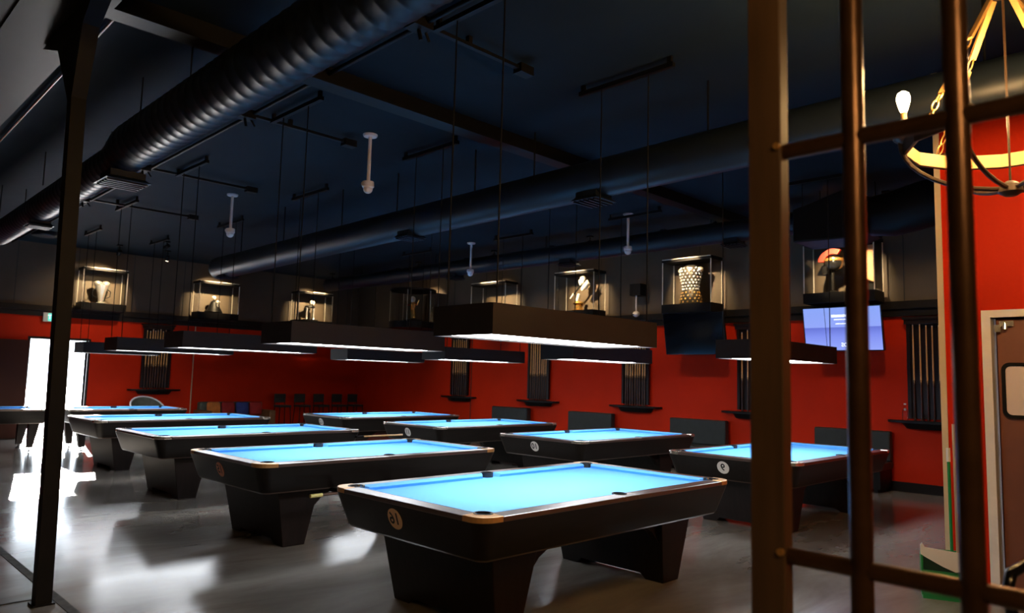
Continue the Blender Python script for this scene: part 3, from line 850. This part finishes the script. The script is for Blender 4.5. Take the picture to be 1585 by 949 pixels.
# c6: spoon-headed sculpture on a gold bell
lr = disp('x', 10.78, 9.68, 3.10, 3.90, 'acrylic display case holding a gold base with crossed ivory blades')
t = art('blade_sculpture', 'ivory-tipped crossed blade sculpture on a gold bell base', 'sculpture', lr, -.02, 3.10)
b = new(); lathe(b, [(.15, 0), (.16, .02), (.10, .05), (.09, .12), (.13, .17), (.11, .20), (.03, .22)], 20); link('bell_base', b, 'gold', t, smooth=True)
b = new(); tube(b, [(-.04, 0, .19), (-.035, 0, .26), (0, 0, .38)], [.025, .04, .03], 10); link('upright_blade', b, 'ivory', t, smooth=True)
b = new(); tube(b, [(-.14, -.03, .36), (.18, -.03, .66)], .018, 8); link('stick', b, 'black', t, smooth=True)
b = new(); tube(b, [(-.22, -.03, .29), (-.12, -.03, .385)], [.012, .028], 8); link('stick_tip', b, 'ivory', t, smooth=True)
b = new(); tube(b, [(.06, -.03, .56), (.10, -.03, .63), (.15, -.03, .73), (.17, -.03, .76)], [.02, .075, .06, .02], 12); link('paddle', b, 'ivory', t, smooth=True)
b = new(); tube(b, [(.10, -.02, .46), (.18, -.02, .52), (.26, -.02, .60), (.24, -.02, .66)], [.03, .06, .06, .02], 12); link('paddle', b, 'ivory', t, smooth=True)
# c7: mail and plate armour torso
lr = disp('x', 7.97, 6.92, 3.10, 3.92, 'acrylic display case holding a silver armour torso')
t = art('armour_torso', 'silver studded armour torso with gold studded skirt', 'armour', lr, -.02, 3.10)
def studs(b, z0, z1, rows, prof, r, cols=22):
    for i in range(rows):
        z = z0+(z1-z0)*i/max(1, rows-1)
        for (ra, za), (rb, zb_) in zip(prof, prof[1:]):
            if za <= z <= zb_:
                rr_ = ra+(rb-ra)*(z-za)/max(1e-6, zb_-za)
                for k in range(cols):
                    a = 2*PI*(k+.5*(i % 2))/cols
                    ball(b, (rr_*math.cos(a), rr_*.72*math.sin(a), z), r, n=8, m=5, mi=1)
                break
pr = [(.17, .26), (.155, .30), (.19, .45), (.225, .60), (.20, .70), (.08, .76)]
b = new(); lathe(b, pr, 24, sy=.72); studs(b, .29, .69, 8, pr, .023, 15); link('breastplate', b, ['mail', 'chrome'], t, smooth=True)
pg = [(.21, 0), (.22, .03), (.20, .14), (.17, .26)]
b = new(); lathe(b, pg, 24, sy=.72); studs(b, .04, .22, 4, pg, .022, 13); link('skirt', b, ['mail', 'gold'], t, smooth=True)
b = new()
for s in (-1, 1): ball(b, (s*.20, 0, .66), .075, 1, .9, .7)
link('shoulder_plates', b, 'chrome', t, smooth=True)
# c8: crested helmet
lr = disp('x', 5.18, 4.06, 3.14, 3.95, 'acrylic display case holding a red-crested helmet')
t = art('crested_helmet', 'black helmet with a red brush crest on a stand', 'helmet', lr, -.16, 3.14)
b = new(); lathe(b, [(.12, 0), (.12, .02), (.03, .05), (.025, .36)], 16); link('stand', b, 'black', t, smooth=True)
b = new(); ball(b, (.02, 0, .50), .145, 1.05, .85, .95); box(b, -.14, -.06, -.09, .09, .33, .46); link('skull', b, 'gloss_black', t, smooth=True)
b = new(); lathe(b, [(.151, .0), (.156, .03), (.150, .05)], 24, (.02, 0, .535), 1.02, .85); link('brow_band', b, 'gold', t, smooth=True)
b = new()
o_ = [(.02+.25*math.cos(a), .52+.23*math.sin(a)) for a in [math.radians(62+112*i/12) for i in range(13)]]
i_ = [(.02+.155*math.cos(a), .52+.145*math.sin(a)) for a in [math.radians(174-112*i/12) for i in range(13)]]
prism(b, o_+i_, 'y', -.035, .035); link('crest', b, 'crest', t)
p = at(lr, .22, -.17)
t = thing('backdrop_panel', 'curved orange backdrop panel behind the crested helmet', 'panel', (p[0], p[1], 3.14), lr[1])
b = new(); n = 12
loft(b, [[(-.20+.44*i/n, .03*math.sin(PI*i/n)+dy, .14+.10*math.sin(3*i/n)) for i in range(n+1)] + [(-.20+.44*i/n, .03*math.sin(PI*i/n)+dy, .78) for i in range(n, -1, -1)] for dy in (0, .012)]); link('panel', b, 'backdrop', t)
b = new(); prism(b, [(-.20, 0), (.24, 0), (.24, .135), (.1, .16), (-.06, .22), (-.2, .135)], 'y', .0, .06); link('rest', b, 'black', t)

for i, (y, lab) in enumerate(((15.6, 'round statuette case'), (12.9, 'empty case'), (10.2, 'blade sculpture case'), (7.45, 'armour torso case'), (4.62, 'red-crested helmet case'))):
    track_spot((11.35, y, 4.22), (12.4, y, 3.5), 'track spotlight behind the duct before the ' + lab, 1.0)
for x, lab in ((5.33, 'silver cup case'), (8.0, 'dark figurine case'), (10.85, 'two-columned trophy case')):
    track_spot((x, 18.0, 4.22), (x, 19.1, 3.5), 'black track spotlight near the ceiling before the ' + lab, 1.0)
for i, (y, lab) in enumerate(((14.3, 'deepest cue rack'), (11.6, 'cue rack in the middle of the wall'), (8.9, 'cue rack right of the nearest lamp'), (6.2, 'cue rack hidden by the gate post'), (3.5, 'cue rack at the far right'))):
    track_spot((11.0, y, 4.24), (12.55, y, 1.5), 'track spotlight behind the duct aimed at the ' + lab, 1.0 if y < 14 else .8, 90 if y < 14 else 62, WASH)
track_spot((6.35, 17.9, 4.22), (6.4, 19.25, 1.4), 'lit track spotlight between the two left display cases', .85, 56, WASH)
track_spot((5.86, 16.6, 4.28), (5.0, 19.2, 3.0), 'smaller lit track spotlight just above the other one', .3, 50)

# ------------------------------------------------------------------ screens
def screen(y0, y1, z0, z1, lab, lit):
    yc, zc = (y0+y1)/2, (z0+z1)/2
    t = thing('wall_screen', lab, 'television', (12.28, yc, zc)); t.rotation_euler = (0, math.radians(-10), 0)
    hw, hz = (y1-y0)/2, (z1-z0)/2
    b = new(); box(b, -.02, .05, -hw-.018, hw+.018, -hz-.018, hz+.018); link('frame', b, 'gloss_black', t, bevel=.004)
    b = new(); box(b, -.024, -.0205, -hw, hw, -hz, hz); sc = link('display', b, 'tv_hi' if lit else 'tv_off', t)
    b = new(); tube(b, [(.05, 0, .05), (.28, 0, .0)], .03, 8); box(b, .05, .07, -.2, .2, -.15, .2); link('wall_arm', b, 'black', t)
    if lit:
        b = text_bm('DEMOS', .088, lambda x, y: (-.0262, -.12 + x, -.265 + y)); link('screen_caption', b, 'tv_text', sc)
        b = new(); rnd = random.Random(3)
        for z, w, h, yo in ((.215, .30, .045, -.0), (.155, .22, .016, -.0), (.085, .42, .016, -.12), (-.01, .10, .02, -.2)):
            y = yo - w/2
            while y < yo+w/2:
                l = rnd.uniform(.018, .032); box(b, -.0265, -.0242, y, min(y+l, yo+w/2), z-h/2, z+h/2*rnd.uniform(.6, 1)); y += l+.006
        link('text_lines', b, 'tv_text', sc)
        b = new(); box(b, -.0268, -.0242, .255, .262, -hz, hz)
        link('panel_seam', b, 'gloss_black', sc)
screen(4.02, 5.24, 2.20, 2.90, 'lit pale blue wall screen right of the brown gate post', True)
screen(6.75, 8.0, 2.16, 2.92, 'dark switched-off wall screen tilted above the red wall', False)

# ------------------------------------------------------------------ back wall: exit sign, wall conduit, stools, sofa
t = thing('exit_sign', 'green lit exit sign above the open door', 'exit sign', (4.42, YW-.05, 2.72))
b = new(); box(b, -.20, .16, -.03, .048, -.10, .10); link('case', b, 'exit_case', t)
b = new(); box(b, -.10, .15, -.034, -.0305, -.085, .085); link('face', b, 'exit_face', t)
link('letters', text_bm('EXIT', .13, lambda x, y: (.025 - x, -.0345, y)), 'exit_text', t)
b = new(); tube(b, [(7.66, YW-.03, .16), (7.66, YW-.03, 2.73)], .012, 8); tag(link('wall_conduit', b, 'cream'), 'thin pale conduit running down the red back wall', 'pipe')
for i, x in enumerate((9.95, 10.55, 11.15, 11.75, 12.28)):
    t = thing('bar_stool', ORD[i] + ' of the dark bar stools along the back wall', 'stool', (x, 18.75, 0), 0, 'bar stools along the back wall')
    b = new(); box(b, -.18, .18, -.18, .18, .66, .72); link('seat', b, 'vinyl', t, bevel=.02)
    b = new(); box(b, -.17, .17, .15, .18, .78, 1.02); link('backrest', b, 'vinyl', t, bevel=.015)
    for sx in (-1, 1):
        for sy in (-1, 1):
            b = new(); tube(b, [(sx*.19, sy*.19, 0), (sx*.15, sy*.15, .66)], .013, 8); link('leg', b, 'black', t)
        b = new(); tube(b, [(sx*.15, .165, .70), (sx*.15, .165, .80)], .011, 8); link('back_support', b, 'black', t)
    b = new()
    for a, c in ((1, 1), (-1, 1), (-1, -1), (1, -1)):
        pass
    tube(b, [(-.178, -.178, .2), (.178, -.178, .2), (.178, .178, .2), (-.178, .178, .2), (-.178, -.178, .2)], .009, 6); link('foot_ring', b, 'black', t)
t = thing('sofa', 'low brown sofa against the back wall left of the bar stools', 'sofa', (8.62, 18.72, 0))
b = new(); box(b, -.85, .85, -.38, .40, .10, .42); link('base', b, 'brown_cloth', t, bevel=.03)
b = new(); box(b, -.85, .85, .22, .42, .421, .80); link('backrest', b, 'greenish', t, bevel=.04)
for s in (-1, 1):
    b = new(); box(b, s*.85-.09, s*.85+.09, -.38, .40, .10, .60); link('armrest', b, 'brown_cloth', t, bevel=.03)
    for y in (-.3, .3):
        b = new(); box(b, s*.78-.03, s*.78+.03, y-.03, y+.03, 0, .099); link('foot', b, 'black', t)
for x, m, lab in ((-.55, 'orange_cloth', 'orange cushion at the left end of the sofa'), (-.17, 'red_cloth', 'dark red cushion on the sofa beside the orange one'), (.21, 'navy_cloth', 'navy cushion in the middle of the sofa'), (.58, 'red_cloth', 'dark red cushion at the right end of the sofa')):
    b = new(); rg = []
    for k in range(7):
        f = k/6; w = math.sin(PI*f)**.5 if 0 < f < 1 else .12
        rg.append([(.20*(1 if abs(c) else 1)*c_*(.85+.15*w), q*.07*w, s_*.19*(.85+.15*w)) for c, (c_, s_, q) in enumerate([])] or
                  [(x_*(.80+.2*w), -.06+.12*f, z_*(.80+.2*w)) for x_, z_, _ in rrect(.17, .18, .06, 0, 4)])
    loft(b, rg)
    o = link('cushion', b, m, smooth=True); o.location = (8.62+x, 18.72+.08, .63); o.rotation_euler = (-.15, 0, 0)
    tag(o, lab, 'cushion')
t = thing('tub_chair', 'grey-green tub chair with pale piping behind the small table', 'chair', (6.25, 18.2, 0))
b = new(); lathe(b, [(.30, .12), (.34, .30), (.34, .42)], 20); link('seat', b, 'greenish', t, smooth=True)
b = new(); A = [math.radians(-20+220*i/14) for i in range(15)]
loft(b, [[(r*math.cos(a), r*math.sin(a), z) for r, z in ((.33, .35), (.36, .35), (.38, .72+.22*math.sin(max(0, a))), (.33, .72+.22*math.sin(max(0, a))))] for a in A]); link('back_shell', b, 'greenish', t, smooth=True)
b = new(); tube(b, [(.36*math.cos(a), .36*math.sin(a), .73+.22*math.sin(max(0, a))) for a in A], .018, 8); link('piping', b, 'white_plastic', t, smooth=True)
for a in range(4):
    b = new(); c, s = math.cos(a*PI/2+.78), math.sin(a*PI/2+.78); tube(b, [(c*.24, s*.24, 0), (c*.22, s*.22, .125)], .018, 8); link('leg', b, 'black', t)

# bridge sticks hung beside the tables
b = new()
t = thing('bridge_stick', 'dark bridge stick with yellow tip hung under the orange-disc table', 'cue', (3.55, 5.98, 0))
b = new(); box(b, .25, .29, .0, .2, .50, .535); box(b, .9, .94, .0, .2, .50, .535); link('hook', b, 'black', t)
b = new(); tube(b, [(.06, 0, .505), (1.35, 0, .52)], [.013, .016], 10); link('shaft', b, 'butt', t)
b = new(); tube(b, [(-.06, 0, .504), (.06, 0, .505)], .017, 10); link('ferrule', b, 'yellow', t)
t = thing('bridge_stick', 'pale wooden bridge stick lying between the two middle tables', 'cue', (6.35, 9.14, 0))
b = new(); tube(b, [(-.20, 0, .705), (.5, 0, .705)], [.010, .013], 10); link('shaft', b, 'maple', t)
b = new(); box(b, -.33, -.2, -.02, .02, .69, .715); link('head', b, 'black', t)

# ------------------------------------------------------------------ gate of iron bars in the foreground
GX = 2.0
t = thing('bar_gate', 'dark bronze iron bar gate with a broad brown post, in the right foreground', 'gate', (GX, .965, 0))
b = new(); box(b, 0, .05, -.048, .052, 0, ZC); box(b, -.004, .0, -.048, .052, 0, ZC); link('post', b, 'post_brown', t, bevel=.006)
for k, y in enumerate((.725, .475, .222, -.03, -.28)):
    b = new(); tube(b, [(.025, y-.965, .03), (.025, y-.965, 3.05)], .0285, 18); link('vertical_bar', b, 'iron', t, smooth=True)
for z in (1.130, 2.273, 3.07):
    b = new(); tube(b, [(.025, -.045, z), (.025, -1.33, z)], .0235, 16); link('cross_rail', b, 'iron', t, smooth=True)
    for y in (.71, .462, .212, -.04, -.29):
        pass
b = new(); box(b, 0, .05, -1.42, -1.33, 0, 3.12); link('end_post', b, 'post_brown', t)
for z in (1.130, 2.273):
    b = new(); tube(b, [(.0, -.038, z+.012), (-.014, -.038, z+.012)], .010, 10); link('bolt', b, 'strap', t)

# ------------------------------------------------------------------ ring chandelier
CX, CY, CZ, RR = 4.6, .84, 2.97, .50
t = thing('ring_chandelier', 'iron ring chandelier with candle bulbs in front of the red corner wall', 'chandelier', (CX, CY, 0))
b = new(); n = 12   # faceted hoop
zt_, zb_ = CZ+.04, CZ-.045
A = [2*PI*(k+.5)/n for k in range(n)]
loft(b, [[(r*math.cos(a), r*math.sin(a), z) for a in A] for r, z in ((RR, zb_), (RR+.012, zb_), (RR+.012, zt_), (RR, zt_), (RR, zb_))], False, False); link('hoop', b, 'ring', t)
b = new(); loft(b, [[(r*math.cos(a), r*math.sin(a), z) for a in A] for r, z in ((RR-.012, zb_+.004), (RR-.001, zb_+.004), (RR-.001, zt_-.004), (RR-.012, zt_-.004), (RR-.012, zb_+.004))], False, False); link('hoop_lit_face', b, 'ring_lit', t)  # inner side of the iron band, coloured as lit
for s in range(6):
    a = math.radians(107 + 60*s)
    ca, sa = math.cos(a), math.sin(a)
    b = new(); tube(b, [(ca*(RR+.018)*math.cos(q), sa*(RR+.018)*math.cos(q), CZ+.03-(.32)*math.sin(q)) for q in [PI/2*i/10 for i in range(11)]], .013, 8); link('bow', b, 'ring', t, smooth=True)
    x, y = ca*(RR-.005), sa*(RR-.005)
    b = new(); lathe(b, [(.012, -.10), (.02, -.02), (.055, 0), (.06, .012), (.02, .008)], 18, (x, y, CZ+.04)); tube(b, [(ca*RR, sa*RR, CZ-.02), (x, y, CZ-.04)], .012, 8); link('drip_tray', b, 'ring', t, smooth=True)
    b = new(); lathe(b, [(.021, 0), (.021, .11)], 14, (x, y, CZ+.055)); link('candle_sleeve', b, 'candle', t, smooth=True)
    b = new(); lathe(b, [(.015, 0), (.017, .04)], 14, (x, y, CZ+.165)); link('socket', b, 'casting', t, smooth=True)
    b = new(); lathe(b, [(.014, 0), (.022, .02), (.034, .065), (.036, .085), (.030, .11), (.012, .124)], 16, (x, y, CZ+.205)); link('bulb', b, 'bulb', t, smooth=True)
for s in range(4):
    a = math.radians(146 + 90*s)
    ca, sa = math.cos(a), math.sin(a)
    p0 = Vector((ca*RR, sa*RR, CZ+.04)); p1 = Vector((ca*.05, sa*.05, CZ+.82))
    def lp(f): return p0.lerp(p1, f)
    for f0, f1 in ((.20, .55), (.62, .97)):
        b = new(); q0, q1 = lp(f0), lp(f1); d = (q1-q0).normalized(); sv = Vector((-sa, ca, 0)); nv = d.cross(sv)
        loft(b, [[q + sv*i*.019 + nv*j*.007 for i, j in ((-1,-1),(1,-1),(1,1),(-1,1))] for q in (q0, q1)]); link('strap', b, 'strap', t)
    for f0, f1 in ((.0, .08), (.07, .15), (.14, .21), (.54, .63)):
        b = new(); q0, q1 = lp(f0), lp(f1); d = (q1-q0); sv = Vector((-sa, ca, 0)) if f0 in (.0, .14) else d.normalized().cross(Vector((-sa, ca, 0)))
        tube(b, [q0 + d*(.5-.5*math.cos(k*2*PI/10)) + sv*.016*math.sin(k*2*PI/10) for k in range(11)], .004, 6); link('chain_link', b, 'strap', t, smooth=True)
b = new(); lathe(b, [(.03, CZ-.33), (.06, CZ-.31), (.05, CZ-.27), (.02, CZ-.25)], 16); link('lower_hub', b, 'ring', t, smooth=True)
b = new(); lathe(b, [(.065, CZ+.80), (.07, CZ+.83), (.03, CZ+.87)], 16); tube(b, [(0, 0, CZ+.85), (0, 0, ZC-.03)], .016, 10); lathe(b, [(.02, ZC-.06), (.08, ZC-.03), (.08, ZC)], 16); link('top_hub', b, 'ring', t, smooth=True)
b = new(); tube(b, [(0, 0, CZ-.26), (0, 0, CZ+.82)], .006, 8); link('centre_rod', b, 'ring', t)

t2 = copy_tree(t); t2.location = (.1, -1.5, 0); tag(t2, 'iron ring chandelier over the bar side, outside the frame to the right', 'chandelier')

# ------------------------------------------------------------------ lobby dustpan, barstool at the frame edge
t = thing('lobby_dustpan', 'green lobby dustpan with white lip standing by the red corner', 'dustpan', (6.50, 1.715, 0), math.radians(-68)); t.scale = (1.05, 1.0, 1.33)
b = new()   # upright hollow pan, mouth up
prism(b, [(-.15, .02), (.15, .02), (.15, .27), (-.15, .27)], 'y', .04, .055)
for s in (-1, 1): prism(b, [(-.055, .02), (.055, .02), (.04, .24), (-.055, .30)][::1], 'x', s*.15-.006, s*.15+.006)
box(b, -.15, .15, -.055, .055, .0, .02); prism(b, [(-.15, .02), (.15, .02), (.15, .16), (-.15, .16)], 'y', -.058, -.045)
link('pan', b, 'green', t)
b = new(); prism(b, [(-.145, .16), (.145, .16), (.145, .25), (-.145, .25)], 'y', -.052, -.042); link('pan_upper', b, 'green_dark', t)
b = new(); prism(b, [(-.16, .25), (-.13, .235), (-.02, .19), (.06, .165), (.13, .175), (.16, .22), (.155, .27), (-.13, .29), (-.15, .315), (-.162, .30)], 'y', -.070, -.058); link('lip', b, 'white_lip', t)
b = new(); tube(b, [(.05, 0, .02), (.05, .03, .78)], .011, 10); link('handle', b, 'green', t)
b = new(); tube(b, [(.05, .03, .78), (.05, .035, .86)], .014, 10); link('grip', b, 'white_lip', t)
b = new(); x = .09; tube(b, [(x, .02, .02), (x, .05, 1.0)], .010, 10); link('broom_handle', b, 'cream', t)

t = thing('bar_stool', 'black tubular bar stool cut off by the lower right corner', 'stool', (3.06, .40, 0))
b = new(); box(b, -.19, .19, -.19, .19, .70, .76); link('seat', b, 'vinyl', t, bevel=.02)
b = new(); tube(b, [(-.12, .16, .76), (-.14, .19, .94), (-.12, .18, 1.0), (-.06, .15, 1.025), (.05, .10, 1.03), (.12, -.10, 1.03), (.12, -.15, .98), (.12, -.16, .76)], .019, 12); link('back_loop', b, 'gloss_black', t, smooth=True)
for sx in (-1, 1):
    for sy in (-1, 1):
        b = new(); tube(b, [(sx*.20, sy*.20, 0), (sx*.15, sy*.15, .70)], .014, 10); link('leg', b, 'gloss_black', t)
b = new(); tube(b, [(-.185, -.185, .25), (.185, -.185, .25), (.185, .185, .25), (-.185, .185, .25), (-.185, -.185, .25)], .010, 8); link('foot_ring', b, 'gloss_black', t)
